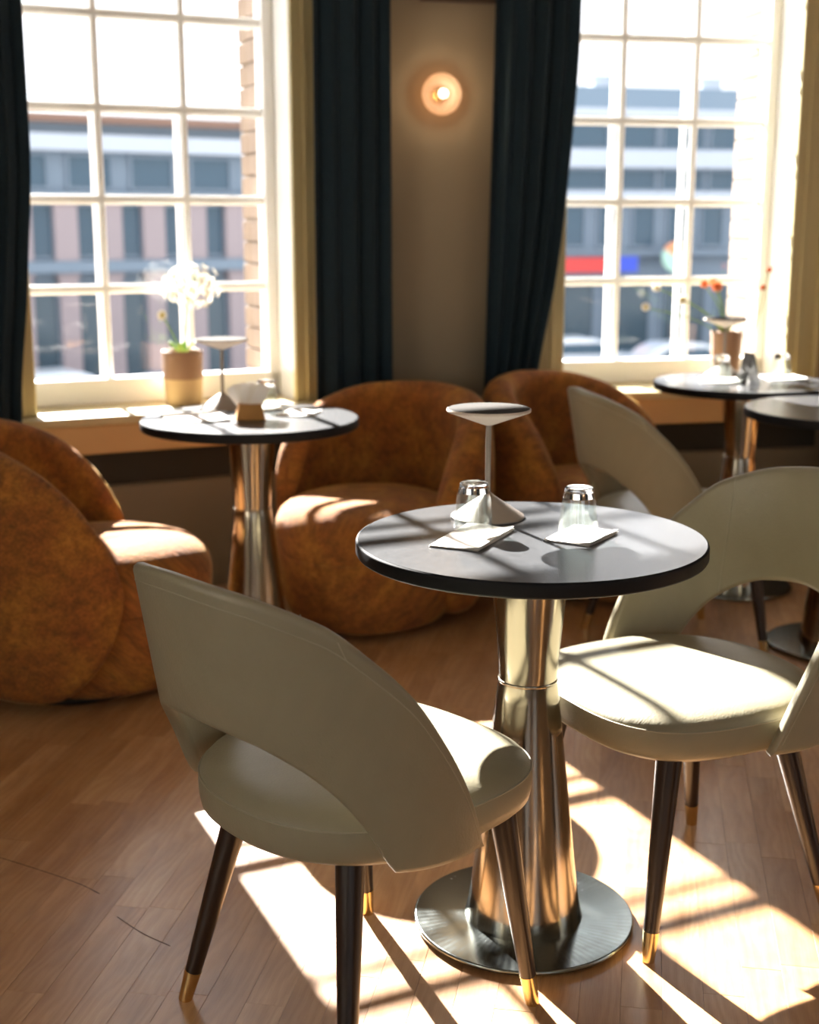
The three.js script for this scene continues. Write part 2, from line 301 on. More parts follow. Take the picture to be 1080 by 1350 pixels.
// floor: oak strips on a dark bed, each strip near the camera its own piece
{
  const fl = struct('floor', box(8.6, 0.06, 11, 1.2, -0.045, -1.0), S({ color: hex('#6b5138'), roughness: 0.9 }));
  const e1 = [Math.cos(R(80)), -Math.sin(R(80))], e2 = [Math.sin(R(80)), Math.cos(R(80))], PW = 0.07, gap = 0.0003;
  const lens = [0.42, 0.5, 0.58];
  const variants = lens.map((L) => [0, 1, 2].map((v) => {
    const hw = PW / 2 - gap / 2, hl = L / 2 - gap / 2, c = 0.0004, h = 0.015, pos = [], uv = [], q = [];
    const P0 = [[-hl, -hw], [hl, -hw], [hl, hw], [-hl, hw]], P1 = [[-hl + c, -hw + c], [hl - c, -hw + c], [hl - c, hw - c], [-hl + c, hw - c]];
    const quad = (a, b, d, e) => { for (const p of [a, b, d, a, d, e]) { pos.push(...p); uv.push(p[0] + v * 0.2, p[2] + v * 0.053); } };
    const V = (p, y) => [p[0], y, p[1]];
    quad(V(P1[3], 0), V(P1[2], 0), V(P1[1], 0), V(P1[0], 0));
    for (let i = 0; i < 4; i++) { const j = (i + 1) % 4; quad(V(P0[i], -c), V(P1[i], 0), V(P1[j], 0), V(P0[j], -c)); quad(V(P0[i], -h), V(P0[i], -c), V(P0[j], -c), V(P0[j], -h)); }
    const g = new THREE.BufferGeometry(); g.setAttribute('position', new THREE.Float32BufferAttribute(pos, 3)); g.setAttribute('uv', new THREE.Float32BufferAttribute(uv, 2)); g.computeVertexNormals();
    return g;
  }));
  const all = [];
  for (let r = -70; r < 70; r++) {
    let u = -8 + rnd() * 0.5;
    while (u < 8) {
      const li = Math.floor(rnd() * 3), L = lens[li], uc = u + L / 2, v = r * PW, x = e1[0] * uc + e2[0] * v, z = e1[1] * uc + e2[1] * v - 1; u += L;
      const mi = Math.floor(rnd() * plankMats.length), vi = Math.floor(rnd() * 3), dy = -rnd() * 0.0004;
      if (x < -2.4 || x > 4.8 || z > 4.1 || z < -6.3) continue;
      const kA = (x - wallA.o[0]) * wallA.n[0] + (z - wallA.o[1]) * wallA.n[1], kB = (x - wallB.o[0]) * wallB.n[0] + (z - wallB.o[1]) * wallB.n[1];
      if (kA < -0.2 || kB < -0.2) continue;
      const zc = -z * 0.977 + 1.3 * 0.213, px = x / zc, py = (1.3 / Math.max(0.01, -z));
      const inView = z < -1.35 && Math.abs(px) < 0.36;
      all.push({ x, z, li, mi, vi, dy, key: inView ? Math.hypot(x, z) : 1e3 + Math.hypot(x, z) });
    }
  }
  all.sort((a, b) => a.key - b.key);
  const turn = R(80), rest = plankMats.map(() => []);
  all.forEach((p, i) => {
    const g = variants[p.li][p.vi];
    if (i < 290) { const m = obj('plank', g, plankMats[p.mi], fl); m.position.set(p.x, p.dy, p.z); m.rotation.y = turn; }
    else rest[p.mi].push(g.clone().rotateY(turn).translate(p.x, p.dy, p.z));
  });
  const m = obj('planks', mergeGeometries(rest.filter((l) => l.length).map((l) => mergeGeometries(l)), true), plankMats.filter((_, i) => rest[i].length), fl);
  m.userData.kind = 'stuff';
  // long dark scratches worn into the boards
  const sc = S({ color: hex('#4a3424'), roughness: 0.8 });
  for (const [pts, wd] of [[[[-0.9, -2.585], [-0.78, -2.52], [-0.66, -2.447], [-0.615, -2.41]], 0.0022], [[[-0.56, -2.32], [-0.5, -2.26], [-0.44, -2.215]], 0.0018]]) {
    const c = new THREE.CatmullRomCurve3(pts.map(([x, z]) => new THREE.Vector3(x, 0.0002, z))), g = new THREE.TubeGeometry(c, 24, wd / 2, 5); g.scale(1, 0.3, 1); obj('scratch', g, sc, fl);
  }
}
// skirting of the visible walls
struct('baseboard_left', box(2.8, 0.09, 0.02, -0.15, 0.045, 0.012, 0.004).applyMatrix4(frameOf(wallA)), M.panel);
struct('baseboard_right', box(5.2, 0.09, 0.02, 1.46, 0.045, 0.012, 0.004).applyMatrix4(frameOf(wallB)), M.panel);

// ---------------------------------------------------------------- curtains
function curtain(w, left, right, top, bottom, folds, label, phase = 0, k0 = 0.165) {
  // left(t), right(t): edges along the wall for t = 0 at the top .. 1 at the floor
  const g = thing('curtain', label, 'curtain', [w.o[0], 0, w.o[1]], w.ang);
  const nu = folds * 14, nv = 30, pos = [], uv = [], idx = [], th = 0.004;
  for (let side = 0; side < 2; side++) for (let j = 0; j <= nv; j++) for (let i = 0; i <= nu; i++) {
    const t = j / nv, a = i / nu, x0 = left(t), x1 = right(t), amp = 0.036 * (0.85 + 0.25 * Math.sin(a * 9 + phase)), f = a * folds * TAU + phase + 0.25 * Math.sin(t * 3 + a * 6);
    const x = x0 + (x1 - x0) * a + 0.008 * Math.sin(2 * f), z = k0 + amp * Math.sin(f) * (0.75 + 0.25 * t) + (side ? -th : 0);
    pos.push(x, top + (bottom - top) * t, z); uv.push(a * (x1 - x0) * 2.2, t * (top - bottom));
  }
  const n1 = (nu + 1) * (nv + 1);
  for (let side = 0; side < 2; side++) for (let j = 0; j < nv; j++) for (let i = 0; i < nu; i++) {
    const a = side * n1 + j * (nu + 1) + i, b = a + 1, c = a + nu + 1, d = c + 1;
    idx.push(...(side ? [a, b, c, b, d, c] : [a, c, b, b, c, d]));
  }
  for (let j = 0; j < nv; j++) for (const [i, fl] of [[0, 0], [nu, 1]]) { const a = j * (nu + 1) + i, c = a + nu + 1, q = [a, a + n1, c, c, a + n1, c + n1]; idx.push(...(fl ? q.reverse() : q)); }
  const ge = new THREE.BufferGeometry(); ge.setAttribute('position', new THREE.Float32BufferAttribute(pos, 3)); ge.setAttribute('uv', new THREE.Float32BufferAttribute(uv, 2)); ge.setIndex(idx); ge.computeVertexNormals();
  obj('curtain_cloth', ge, M.velvet, g);
  const rodL = left(0) - 0.05, rodR = right(0) + 0.05;
  obj('curtain_rail', rod([rodL, top + 0.012, k0], [rodR, top + 0.012, k0], 0.012, 0.012), M.recess, g);
  obj('hem', tube(Array.from({ length: 41 }, (_, i) => { const a = i / 40, f = a * folds * TAU + phase + 0.25 * Math.sin(3 + a * 6), amp = 0.036 * (0.85 + 0.25 * Math.sin(a * 9 + phase)); return [left(1) + (right(1) - left(1)) * a, bottom + 0.006, k0 + amp * Math.sin(f)]; }), 0.005, 160, 5), M.velvet, g);
  return g;
}
const lin = (xs, ys) => table(xs, ys);
curtain(wallA, () => -0.62, lin([0, 0.3, 0.45, 0.62, 0.75, 1], [-0.075, -0.07, -0.07, -0.105, -0.145, -0.165]), 2.86, 0.012, 7, 'dark teal velvet curtain at the left edge, left of the left window', 0.4);
curtain(wallA, lin([0, 1], [0.90, 0.89]), lin([0, 1], [1.185, 1.195]), 2.86, 0.012, 4, 'dark teal curtain between the left window and the round wall light', 1.9);
curtain(wallB, lin([0, 1], [-0.755, -0.80]), lin([0, 0.3, 0.5, 0.62, 0.72, 0.8, 1], [-0.43, -0.437, -0.472, -0.51, -0.565, -0.60, -0.61]), 2.86, 0.012, 5, 'dark teal curtain swept aside on the left edge of the right window', 2.6, 0.075);
curtain(wallB, lin([0, 0.45, 1], [0.70, 0.665, 0.645]), () => 1.1, 2.86, 0.012, 5, 'dark curtain at the right edge of the photo, right of the right window', 0.9);

// ---------------------------------------------------------------- dining chairs
const dining = (() => {
  const t = thing('dining_chair', '', 'chair');
  const cutout = (a, f, e) => Math.sign(Math.cos(a)) * Math.pow(Math.abs(Math.cos(a)), 2 / e) * f;
  const outline = (a, f) => { // local: +z is forward
    const s = Math.sin(a), c = Math.cos(a), e = s > 0 ? 3.0 : 2.3;
    const x = Math.sign(c) * Math.pow(Math.abs(c), 2 / e) * 0.25, z = Math.sign(s) * Math.pow(Math.abs(s), 2 / e) * (s > 0 ? 0.26 : 0.245);
    return [x * f * (1 + 0.02 * s), z * f];
  };
  // plump seat: a flat wall, a seam, a softly crowned top
  obj('seat', rings(outline, [[0.376, 0.9], [0.378, 0.96], [0.386, 0.99], [0.4, 1.0], [0.418, 1.003], [0.431, 0.999], [0.4355, 0.993], [0.4395, 0.985], [0.448, 0.955], [0.455, 0.89], [0.46, 0.78], [0.4625, 0.6], [0.464, 0.35]], 96), M.leather, t);
  obj('piping', tube(Array.from({ length: 72 }, (_, i) => { const [x, z] = outline(i / 72 * TAU, 0.998); return [x, 0.4345, z]; }), 0.0016, 200, 5, true), M.seam, t);
  obj('seat_base', rings(outline, [[0.363, 0.7], [0.365, 0.86], [0.378, 0.9]], 64), M.darkWood, t);
  const deg = 180 / Math.PI;
  const top0 = table([0, 20, 45, 60, 70, 82, 90, 98, 106], [0.822, 0.812, 0.772, 0.712, 0.662, 0.580, 0.520, 0.455, 0.384]);
  const bot0 = table([0, 20, 35, 45, 54, 61, 64, 106], [0.588, 0.577, 0.547, 0.51, 0.457, 0.40, 0.384, 0.38]);
  const top = (p) => top0(Math.abs(p) * deg), bot = (p) => bot0(Math.abs(p) * deg);
  const at = (p, h) => {
    const a = 0.276 + 0.05 * (h - 0.4), b = 0.218 + 0.185 * (h - 0.42), x = Math.sin(p) * a, z = -0.05 - Math.cos(p) * b;
    const nx = Math.sin(p) * b, nz = -Math.cos(p) * a, l = Math.hypot(nx, nz); return [x, z, nx / l, nz / l];
  };
  const phis = Array.from({ length: 101 }, (_, i) => R(-106 + 212 * i / 100));
  const E = 0.0125;
  obj('backrest', shell({ phis, top, bot, at, half: () => E, J: 16 }), M.leather, t);
  const line = (f, off, side, a0, a1, n = 60) => Array.from({ length: n }, (_, i) => { const p = R(a0 + (a1 - a0) * i / (n - 1)), h = f(p, i / (n - 1)), [x, z, nx, nz] = at(p, h); return [x + nx * off * side, h, z + nz * off * side]; });
  obj('stitching', tube(line((p) => top(p) - 0.027, E, 1, -101, 101), 0.0011, 160, 4), M.seam, t);
  for (const s of [-1, 1]) obj('stitching', tube(line((p, k) => bot(s * R(40)) + 0.004 + k * (top(s * R(40)) - bot(s * R(40)) - 0.006), E, -1, s * 40, s * 40, 8), 0.0013, 16, 4), M.seam, t);
  for (const s of [-1, 1]) obj('stitching', tube(line((p, k) => top(s * R(52)) - 0.027 * (1 - k) , E, 1, s * 52, s * 50, 5), 0.0013, 8, 4), M.seam, t);
  for (const [sx, sz] of [[-1, -1], [1, -1], [-1, 1], [1, 1]]) {
    const foot = [0.21 * sx, 0, 0.21 * sz], head = sz > 0 ? [0.178 * sx, 0.37, 0.158] : [0.136 * sx, 0.37, -0.133], mid = foot.map((v, i) => v + (head[i] - v) * 0.15);
    const leg = obj('leg', rod(mid, head, 0.0142, 0.0235, 20), M.darkWood, t);
    obj('ferrule', [rod(foot, mid, 0.0116, 0.0148, 20)], M.brass, leg);
  }
  return t;
})();
dining.position.set(-0.0875, 0, -2.0385); dining.rotation.y = Math.atan2(0.722, -0.692);
dining.userData = { label: 'olive leather chair in the foreground with its open back to the camera', category: 'chair', group: 'dining chairs' };
copy(dining, [0.527, 0, -2.4445], Math.atan2(-0.9, 0.436), 'olive leather chair facing left, on the right of the nearest table', 'dining chairs');
copy(dining, [0.83, 0, -4.02], R(105), 'olive leather chair behind the nearest table, blurred, back to camera', 'dining chairs');

// ---------------------------------------------------------------- tub armchairs
const tub = (() => {
  const t = thing('tub_armchair', '', 'armchair');
  const deg = 180 / Math.PI;
  const top0 = table([0, 35, 60, 80, 95, 107, 115, 119], [0.765, 0.755, 0.725, 0.675, 0.605, 0.51, 0.41, 0.33]);
  const bot0 = table([0, 70, 85, 97, 107, 114, 119], [0.022, 0.022, 0.035, 0.075, 0.14, 0.225, 0.325]);
  const rad = table([0, 0.05, 0.16, 0.32, 0.5, 0.66, 0.77], [0.235, 0.262, 0.30, 0.322, 0.322, 0.312, 0.298]);
  const at = (p, h) => { const r = rad(h); return [Math.sin(p) * r * 1.0, -Math.cos(p) * r, Math.sin(p), -Math.cos(p)]; };
  const phis = Array.from({ length: 121 }, (_, i) => R(-119 * Math.cos(Math.PI * i / 120)));
  obj('shell', shell({ phis, top: (p) => top0(Math.abs(p) * deg), bot: (p) => bot0(Math.abs(p) * deg), at, half: (p) => { const u = Math.max(0, (Math.abs(p) * deg - 88) / 31.2); return 0.056 * Math.sqrt(Math.max(0.02, 1 - u * u)); }, J: 26, K: 9 }), M.chenille, t);
  const outline = (a, f) => [Math.cos(a) * 0.3 * f, Math.sin(a) * 0.32 * f + 0.075];
  obj('seat', rings(outline, [[0.262, 0.995], [0.266, 1.004], [0.3, 1.01], [0.335, 1.012], [0.365, 0.995], [0.39, 0.945], [0.41, 0.86], [0.424, 0.73], [0.432, 0.55], [0.436, 0.3]], 64), M.chenille, t);
  obj('base', rings(outline, [[0.022, 0.74], [0.03, 0.8], [0.06, 0.88], [0.12, 0.955], [0.2, 0.99], [0.255, 1.003], [0.265, 1.0]], 64), M.chenille, t);
  obj('plinth', lathe([[0, 0], [0.2, 0], [0.2, 0.025], [0, 0.025]], 40), M.recess, t);
  return t;
})();
tub.position.set(-0.965, 0, -3.66); tub.rotation.y = R(100);
tub.userData = { label: 'amber chenille tub armchair at the left edge of the photo', category: 'armchair', group: 'amber tub armchairs' };
copy(tub, [-0.095, 0, -4.33], Math.atan2(-0.5, 0.87), 'amber tub armchair in the middle facing the camera, below the wall light', 'amber tub armchairs');
copy(tub, [0.625, 0, -4.70], R(45), 'amber tub armchair half hidden behind the blurred olive chair', 'amber tub armchairs');
copy(tub, [1.86, 0, -4.72], R(-80), 'sliver of an amber tub armchair at the right edge, under the far tables', 'amber tub armchairs');

// ---------------------------------------------------------------- round tables
const pedestal = (() => {
  const t = thing('round_table', '', 'table');
  const rt = 0.3135;
  const top = obj('tabletop', lathe([[0, 0.7225], [rt - 0.006, 0.7225], [rt - 0.002, 0.7245], [rt, 0.728], [rt, 0.7455], [rt - 0.0012, 0.7485], [rt - 0.004, 0.75]], 128), M.tableEdge, t);
  const face = new THREE.CylinderGeometry(rt - 0.004, rt - 0.004, 0.001, 128).translate(0, 0.7497, 0);
  { const p = face.attributes.position, uv = face.attributes.uv; for (let i = 0; i < p.count; i++) uv.setXY(i, p.getX(i), p.getZ(i)); }
  obj('table_surface', face, M.tableTop, top);
  obj('upper_column', lathe([[0.066, 0.722], [0.0715, 0.722], [0.0712, 0.70], [0.067, 0.65], [0.061, 0.59], [0.0565, 0.54], [0.054, 0.50], [0.0535, 0.486]], 64), M.steel, t);
  obj('ring', lathe([[0.0535, 0.487], [0.0548, 0.487], [0.0552, 0.4845], [0.0548, 0.482], [0.0535, 0.482]], 64), M.steel, t);
  obj('lower_column', lathe([[0.0535, 0.483], [0.0545, 0.482], [0.0585, 0.45], [0.067, 0.37], [0.076, 0.29], [0.086, 0.2], [0.095, 0.12], [0.104, 0.05], [0.1125, 0.012], [0.1, 0.012]], 64), M.steel, t);
  obj('base_disc', lathe([[0, 0.0], [0.185, 0.0], [0.187, 0.005], [0.205, 0.006], [0.208, 0.009], [0.2075, 0.0135], [0.204, 0.0155], [0.09, 0.0165]], 96), M.baseSteel, t);
  return t;
})();
const T1 = [0.217, -2.311], T2 = [-0.46, -3.8], T3 = [1.18, -4.68], T4 = [1.335, -3.99];
pedestal.position.set(T1[0], 0, T1[1]);
pedestal.userData = { label: 'nearest round table with dark top and flared steel pedestal', category: 'table', group: 'round pedestal tables' };
copy(pedestal, [T2[0], 0, T2[1]], 0.6, 'round table under the left window, between two amber armchairs', 'round pedestal tables');
copy(pedestal, [T3[0], 0, T3[1]], 1.1, 'round table under the right window, holding glasses and a small lamp', 'round pedestal tables');
copy(pedestal, [T4[0], 0, T4[1]], 2.0, 'round table cut off by the right edge, just in front of the right window table', 'round pedestal tables');

// ---------------------------------------------------------------- table lamps
const TT = 0.7502;
const lamp = (() => {
  const t = thing('table_lamp', '', 'lamp');
  obj('base', lathe([[0, 0], [0.069, 0], [0.0705, 0.002], [0.0695, 0.0045], [0.04, 0.024], [0.012, 0.043], [0.0052, 0.05], [0.0052, 0.05]], 64), M.lamp, t);
  obj('stem', lathe([[0.0052, 0.046], [0.0052, 0.182], [0.004, 0.184]], 24), M.lamp, t);
  const sh = obj('shade', lathe([[0, 0.176], [0.006, 0.177], [0.0785, 0.2035], [0.0795, 0.2055], [0.079, 0.2085], [0.0775, 0.2095]], 64), M.lampShade, t);
  obj('top_disc', lathe([[0.0775, 0.2092], [0.076, 0.2102], [0, 0.2104]], 64), M.lampTop, sh);
  return t;
})();
lamp.position.set(0.149, TT, -2.475);
lamp.userData = { label: 'slim hourglass lamp in focus behind two glasses on the nearest table', category: 'lamp', group: 'table lamps' };
copy(lamp, [-0.565, TT, -4.0], 1, 'small hourglass lamp on the table under the left window', 'table lamps');
copy(lamp, [1.15, TT, -4.86], 2, 'pale hourglass lamp on the table under the right window', 'table lamps');

// ---------------------------------------------------------------- tumblers, napkins
const tumbler = (() => {
  const t = thing('tumbler', '', 'glass');
  // upside down: rim on the table, thick base on top, faceted
  const facet = (g, lo, hi, rMin) => {
    const p = g.attributes.position;
    for (let i = 0; i < p.count; i++) { const x = p.getX(i), y = p.getY(i), z = p.getZ(i), r = Math.hypot(x, z), a = Math.atan2(z, x), f = 1 - 0.03 * Math.pow(Math.abs(Math.sin(a * 5)), 1.5) * (y > lo && y < hi && r > rMin ? 1 : 0); p.setX(i, x * f); p.setZ(i, z * f); }
    g.computeVertexNormals(); return g;
  };
  const wall = lathe([[0.0265, 0.0655], [0.0282, 0.05], [0.0318, 0.025], [0.0347, 0.0012], [0.0354, 0], [0.0365, 0.0012], [0.0352, 0.02], [0.0322, 0.045], [0.0292, 0.0655]], 50);
  obj('tumbler_wall', facet(wall, 0.01, 0.07, 0), M.thinGlass, t);
  obj('tumbler_base', lathe([[0, 0.0652], [0.021, 0.0655], [0.0265, 0.0655], [0.0292, 0.0658], [0.0272, 0.074], [0.0262, 0.079], [0.0255, 0.083], [0.0235, 0.0845], [0, 0.0838]], 50), M.glass, t);
  return t;
})();
const NAP = 0.0048;
tumbler.position.set(0.117, TT + NAP, -2.368);
tumbler.userData = { label: 'upturned tumbler on the napkin left of the nearest lamp stem, front left', category: 'glass', group: 'upturned tumblers' };
copy(tumbler, [0.303, TT + NAP, -2.322], 0.7, 'upturned tumbler on the right-hand napkin of the nearest table', 'upturned tumblers');
copy(tumbler, [-0.43, TT + NAP, -3.97], 0.2, 'upturned tumbler on the table under the left window', 'upturned tumblers');
copy(tumbler, [1.11, TT + NAP, -4.72], 0.9, 'left of two upturned tumblers on the table under the right window', 'upturned tumblers');
copy(tumbler, [1.345, TT + NAP, -4.80], 0.9, 'right of two upturned tumblers on the table under the right window', 'upturned tumblers');

function napkin(pos, turn, w, d, label, lift = 0.012) {
  const t = thing('napkin', label, 'napkin', pos, turn, 'folded paper napkins');
  // four folded layers with slightly opening free edges and a corner that lifts
  const layer = (y, q, sx) => {
    const n = 14, pos = [], uv = [], idx = [], th = 0.0007;
    for (let s = 0; s < 2; s++) for (let j = 0; j <= n; j++) for (let i = 0; i <= n; i++) {
      const u = i / n, v = j / n, x = (u - 0.5) * w * sx + 0.0012 * Math.sin(v * 5 + q), z = (v - 0.5) * d * sx + 0.0012 * Math.sin(u * 6 + q * 2);
      const c = Math.max(0, u + v * 0.25 - 0.83), e = Math.max(0, 1 - v * 7) * (0.5 + 0.5 * Math.sin(u * 7 + q * 2));
      const yy = y + q * 0.08 * lift * c * 6 * 0.6 + q * 0.0011 * e + 0.0002 * Math.sin(u * 9 + v * 7 + q);
      pos.push(x, Math.max(0.0002 + (s ? 0 : th), yy + (s ? 0 : th)), z); uv.push(u, v);
    }
    const N = (n + 1) * (n + 1);
    for (let s = 0; s < 2; s++) for (let j = 0; j < n; j++) for (let i = 0; i < n; i++) { const a = s * N + j * (n + 1) + i, b = a + 1, c = a + n + 1, e = c + 1; idx.push(...(s ? [a, b, c, b, e, c] : [a, c, b, b, c, e])); }
    const edge = (a, b) => idx.push(a, b, a + N, b, b + N, a + N);
    for (let i = 0; i < n; i++) { edge(i, i + 1); edge(n * (n + 1) + i + 1, n * (n + 1) + i); edge((i + 1) * (n + 1), i * (n + 1)); edge(i * (n + 1) + n, (i + 1) * (n + 1) + n); }
    const g = new THREE.BufferGeometry(); g.setAttribute('position', new THREE.Float32BufferAttribute(pos, 3)); g.setAttribute('uv', new THREE.Float32BufferAttribute(uv, 2)); g.setIndex(idx); g.computeVertexNormals();
    return g;
  };
  for (let q = 0; q < 4; q++) obj('folded_layer', layer(q * 0.0011, q, 1 - 0.004 * (3 - q)), M.napkin, t);
  return t;
}
napkin([0.112, TT, -2.30], R(-24), 0.092, 0.18, 'white folded napkin under the front left tumbler of the nearest table');
napkin([0.307, TT, -2.31], R(-32), 0.088, 0.125, 'white folded napkin under the right tumbler of the nearest table');
napkin([-0.62, TT, -3.79], R(20), 0.17, 0.2, 'white napkin on the left half of the table under the left window');
napkin([-0.325, TT, -3.87], R(-15), 0.1, 0.12, 'white napkin on the right half of the table under the left window');
napkin([-0.43, TT, -3.97], R(10), 0.085, 0.085, 'white napkin below the tumbler on the table under the left window');
napkin([1.10, TT, -4.70], R(-10), 0.14, 0.14, 'left of two white napkins on the table under the right window');
napkin([1.345, TT, -4.78], R(8), 0.14, 0.12, 'right of two white napkins on the table under the right window');

// menu holders: a triangular block with fanned cards
function holder(pos, turn, wedgeMat, label, scale = 1) {
  const t = thing('card_holder', label, 'holder', pos, turn, 'card holders');
  const sh = new THREE.Shape([[-0.04, 0.001], [0.04, 0.001], [0.03, 0.042], [-0.03, 0.042]].map((p) => new THREE.Vector2(p[0] * scale, p[1] * scale)));
  obj('block', new THREE.ExtrudeGeometry(sh, { depth: 0.05 * scale, bevelEnabled: true, bevelSize: 0.002, bevelThickness: 0.002, bevelSegments: 2 }).translate(0, 0.002, -0.025 * scale), wedgeMat, t);
  for (let i = 0; i < 5; i++) { const g = box(0.036 * scale, 0.07 * scale, 0.0012, 0, 0.035 * scale, 0, 0.0005); g.rotateZ(R(34 - i * 15)); g.translate((i - 2) * 0.006, 0.036 * scale, (-0.012 + i * 0.006) * scale); obj('card', g, i % 2 ? M.paper : M.napkin, t); }
  return t;
}
holder([-0.455, TT, -3.76], R(12), M.holderWood, 'wooden block with fanned cards on the table under the left window');
{ // dark folded tent card on the far right table
  const t = thing('tent_card', 'dark folded tent card between the tumblers under the right window', 'card', [1.19, TT, -4.655], R(15));
  const sh = new THREE.Shape([[-0.028, 0], [-0.026, 0], [0, 0.1], [0.026, 0], [0.028, 0], [0.001, 0.105], [-0.001, 0.105]].map((p) => new THREE.Vector2(...p)));
  obj('folded_card', new THREE.ExtrudeGeometry(sh, { depth: 0.07, bevelEnabled: false }).translate(0, 0.0003, -0.035), M.holderDark, t);
  obj('card_edge', box(0.003, 0.004, 0.07, 0, 0.105, 0, 0.001), M.holderWood, t);
}
{ // white menu at the right edge
  const t = thing('menu_card', 'white menu card standing on the table cut off at the right edge', 'card', [1.33, TT, -4.10], R(-10));
  const a = box(0.1, 0.15, 0.0015, 0, 0.075, 0, 0.0006).rotateX(R(-14)).translate(0, 0, 0.04), b = box(0.1, 0.15, 0.0015, 0, 0.075, 0, 0.0006).rotateX(R(14)).translate(0, 0, -0.04);
  obj('front_leaf', a, M.paper, t); obj('back_leaf', b, M.paper, t);
}

// ---------------------------------------------------------------- flowers on the sills
function petal(l, w, curl) { const g = new THREE.SphereGeometry(1, 8, 6, 0, Math.PI); g.scale(w, l, curl); return g; }
function flower(c, r, dir, petals, pm, em, parent, n = 9) {
  const q = new THREE.Quaternion().setFromUnitVectors(new THREE.Vector3(0, 0, 1), new THREE.Vector3(...dir).normalize()), list = [];
  for (let k = 0; k < n; k++) { const g = new THREE.SphereGeometry(1, 8, 6); g.scale(r * 0.34, r * 0.52, r * 0.09); g.translate(0, r * 0.52, 0); g.rotateX(R(28)); g.rotateZ(k / n * TAU + 0.2); list.push(g.applyQuaternion(q).translate(...c)); }
  const head = obj('flower', list, pm, parent);
  obj('flower_centre', new THREE.SphereGeometry(r * 0.36, 12, 8).scale(1, 1, 0.7).applyQuaternion(q).translate(c[0] + dir[0] * r * 0.2, c[1] + dir[1] * r * 0.2, c[2] + dir[2] * r * 0.2), em, head);
}
{ // left sill: two-tone pot with a big white flower head
  const p = onWall(wallA, 0.475, SILL, -0.085);
  const t = thing('potted_flower', 'white flower head on a stem in a two-tone brown pot on the left sill', 'plant', p);
  const pot = obj('pot', lathe([[0, 0], [0.058, 0], [0.064, 0.006], [0.069, 0.06], [0.071, 0.095]], 40), M.potLight, t);
  obj('pot_rim', lathe([[0.071, 0.095], [0.0725, 0.098], [0.073, 0.17], [0.074, 0.19], [0.072, 0.196], [0.066, 0.194], [0.064, 0.16], [0, 0.16]], 40), M.potDark, pot);
  obj('stem', [tube([[0, 0.16, 0], [0.01, 0.26, 0], [0.03, 0.4, 0.01]], 0.0035), tube([[0.0, 0.16, 0], [-0.03, 0.25, 0], [-0.06, 0.31, 0.01]], 0.0025)], M.stem, t);
  const rr = []; const C = [0.035, 0.425, 0.01];
  for (let i = 0; i < 70; i++) { // florets round a loose ball
    const y = 1 - 2 * (i + 0.5) / 70, a = i * 2.39996, s = Math.sqrt(1 - y * y), k = 0.062 + 0.03 * rnd();
    const d = [s * Math.cos(a), y * 0.85, s * Math.sin(a)], c = [C[0] + d[0] * k * 1.25, C[1] + d[1] * k, C[2] + d[2] * k];
    const q = new THREE.Quaternion().setFromUnitVectors(new THREE.Vector3(0, 0, 1), new THREE.Vector3(...d).normalize());
    for (let m = 0; m < 4; m++) { const g = new THREE.SphereGeometry(1, 6, 4); g.scale(0.007, 0.0095, 0.002); g.translate(0, 0.009, 0); g.rotateX(0.3); g.rotateZ(m * Math.PI / 2 + i); rr.push(g.applyQuaternion(q).translate(...c)); }
  }
  obj('flower_head', rr, M.petalWhite, t);
  const st = []; for (let i = 0; i < 14; i++) { const a = i * 2.4, y = 0.9 - i * 0.09, s = Math.sqrt(Math.max(0, 1 - y * y)); st.push(tube([[C[0] - 0.004, C[1] - 0.05, C[2]], [C[0] + s * Math.cos(a) * 0.06, C[1] + y * 0.055, C[2] + s * Math.sin(a) * 0.055]], 0.0012, 6, 4)); }
  obj('flower_stalks', st, M.stem, t);
  flower([-0.062, 0.32, 0.012], 0.022, [-0.3, 0.2, 0.93], 8, M.petalWhite, M.eyeYellow, t, 8);
  for (let i = 0; i < 6; i++) { const g = new THREE.SphereGeometry(1, 8, 6); g.scale(0.012, 0.04, 0.0025); g.translate(0, 0.035, 0); g.rotateX(0.8); g.rotateY(i * 1.05); obj('leaf', g.translate(0, 0.175, 0), M.leaf, t); }
}
{ // right sill: brown pot with orange and white flowers
  const p = onWall(wallB, 0.245, SILL, -0.03);
  const t = thing('potted_flower', 'brown pot of orange and white daisy-like flowers on the right sill', 'plant', p);
  obj('pot', lathe([[0, 0], [0.05, 0], [0.054, 0.006], [0.062, 0.2], [0.064, 0.215], [0.061, 0.22], [0.056, 0.215], [0.054, 0.19], [0, 0.19]], 40), M.potDark, t);
  const F = [[-0.055, 0.395, 0.02, 0.026, 1], [-0.1, 0.405, 0, 0.02, 1], [-0.062, 0.41, -0.02, 0.02, 1], [-0.19, 0.345, 0.03, 0.024, 0], [-0.29, 0.39, 0, 0.02, 0], [-0.335, 0.315, 0.03, 0.02, 0]];
  for (const [x, y, z, r, o] of F) {
    obj('stem', tube([[0, 0.19, 0], [x * 0.4, 0.19 + (y - 0.19) * 0.6, z], [x, y, z]], 0.0022, 12, 5), M.stem, t);
    flower([x, y, z], r, [x * 0.5, 0.25, 0.95], 9, o ? M.petalOrange : M.petalWhite, o ? M.eyeOrange : M.eyeYellow, t, 9);
  }
  for (let i = 0; i < 8; i++) { const g = new THREE.SphereGeometry(1, 8, 6); g.scale(0.013, 0.045, 0.0025); g.translate(0, 0.04, 0); g.rotateX(0.7); g.rotateY(i * 0.8); obj('leaf', g.translate(-0.01, 0.205, 0), M.leaf, t); }
}
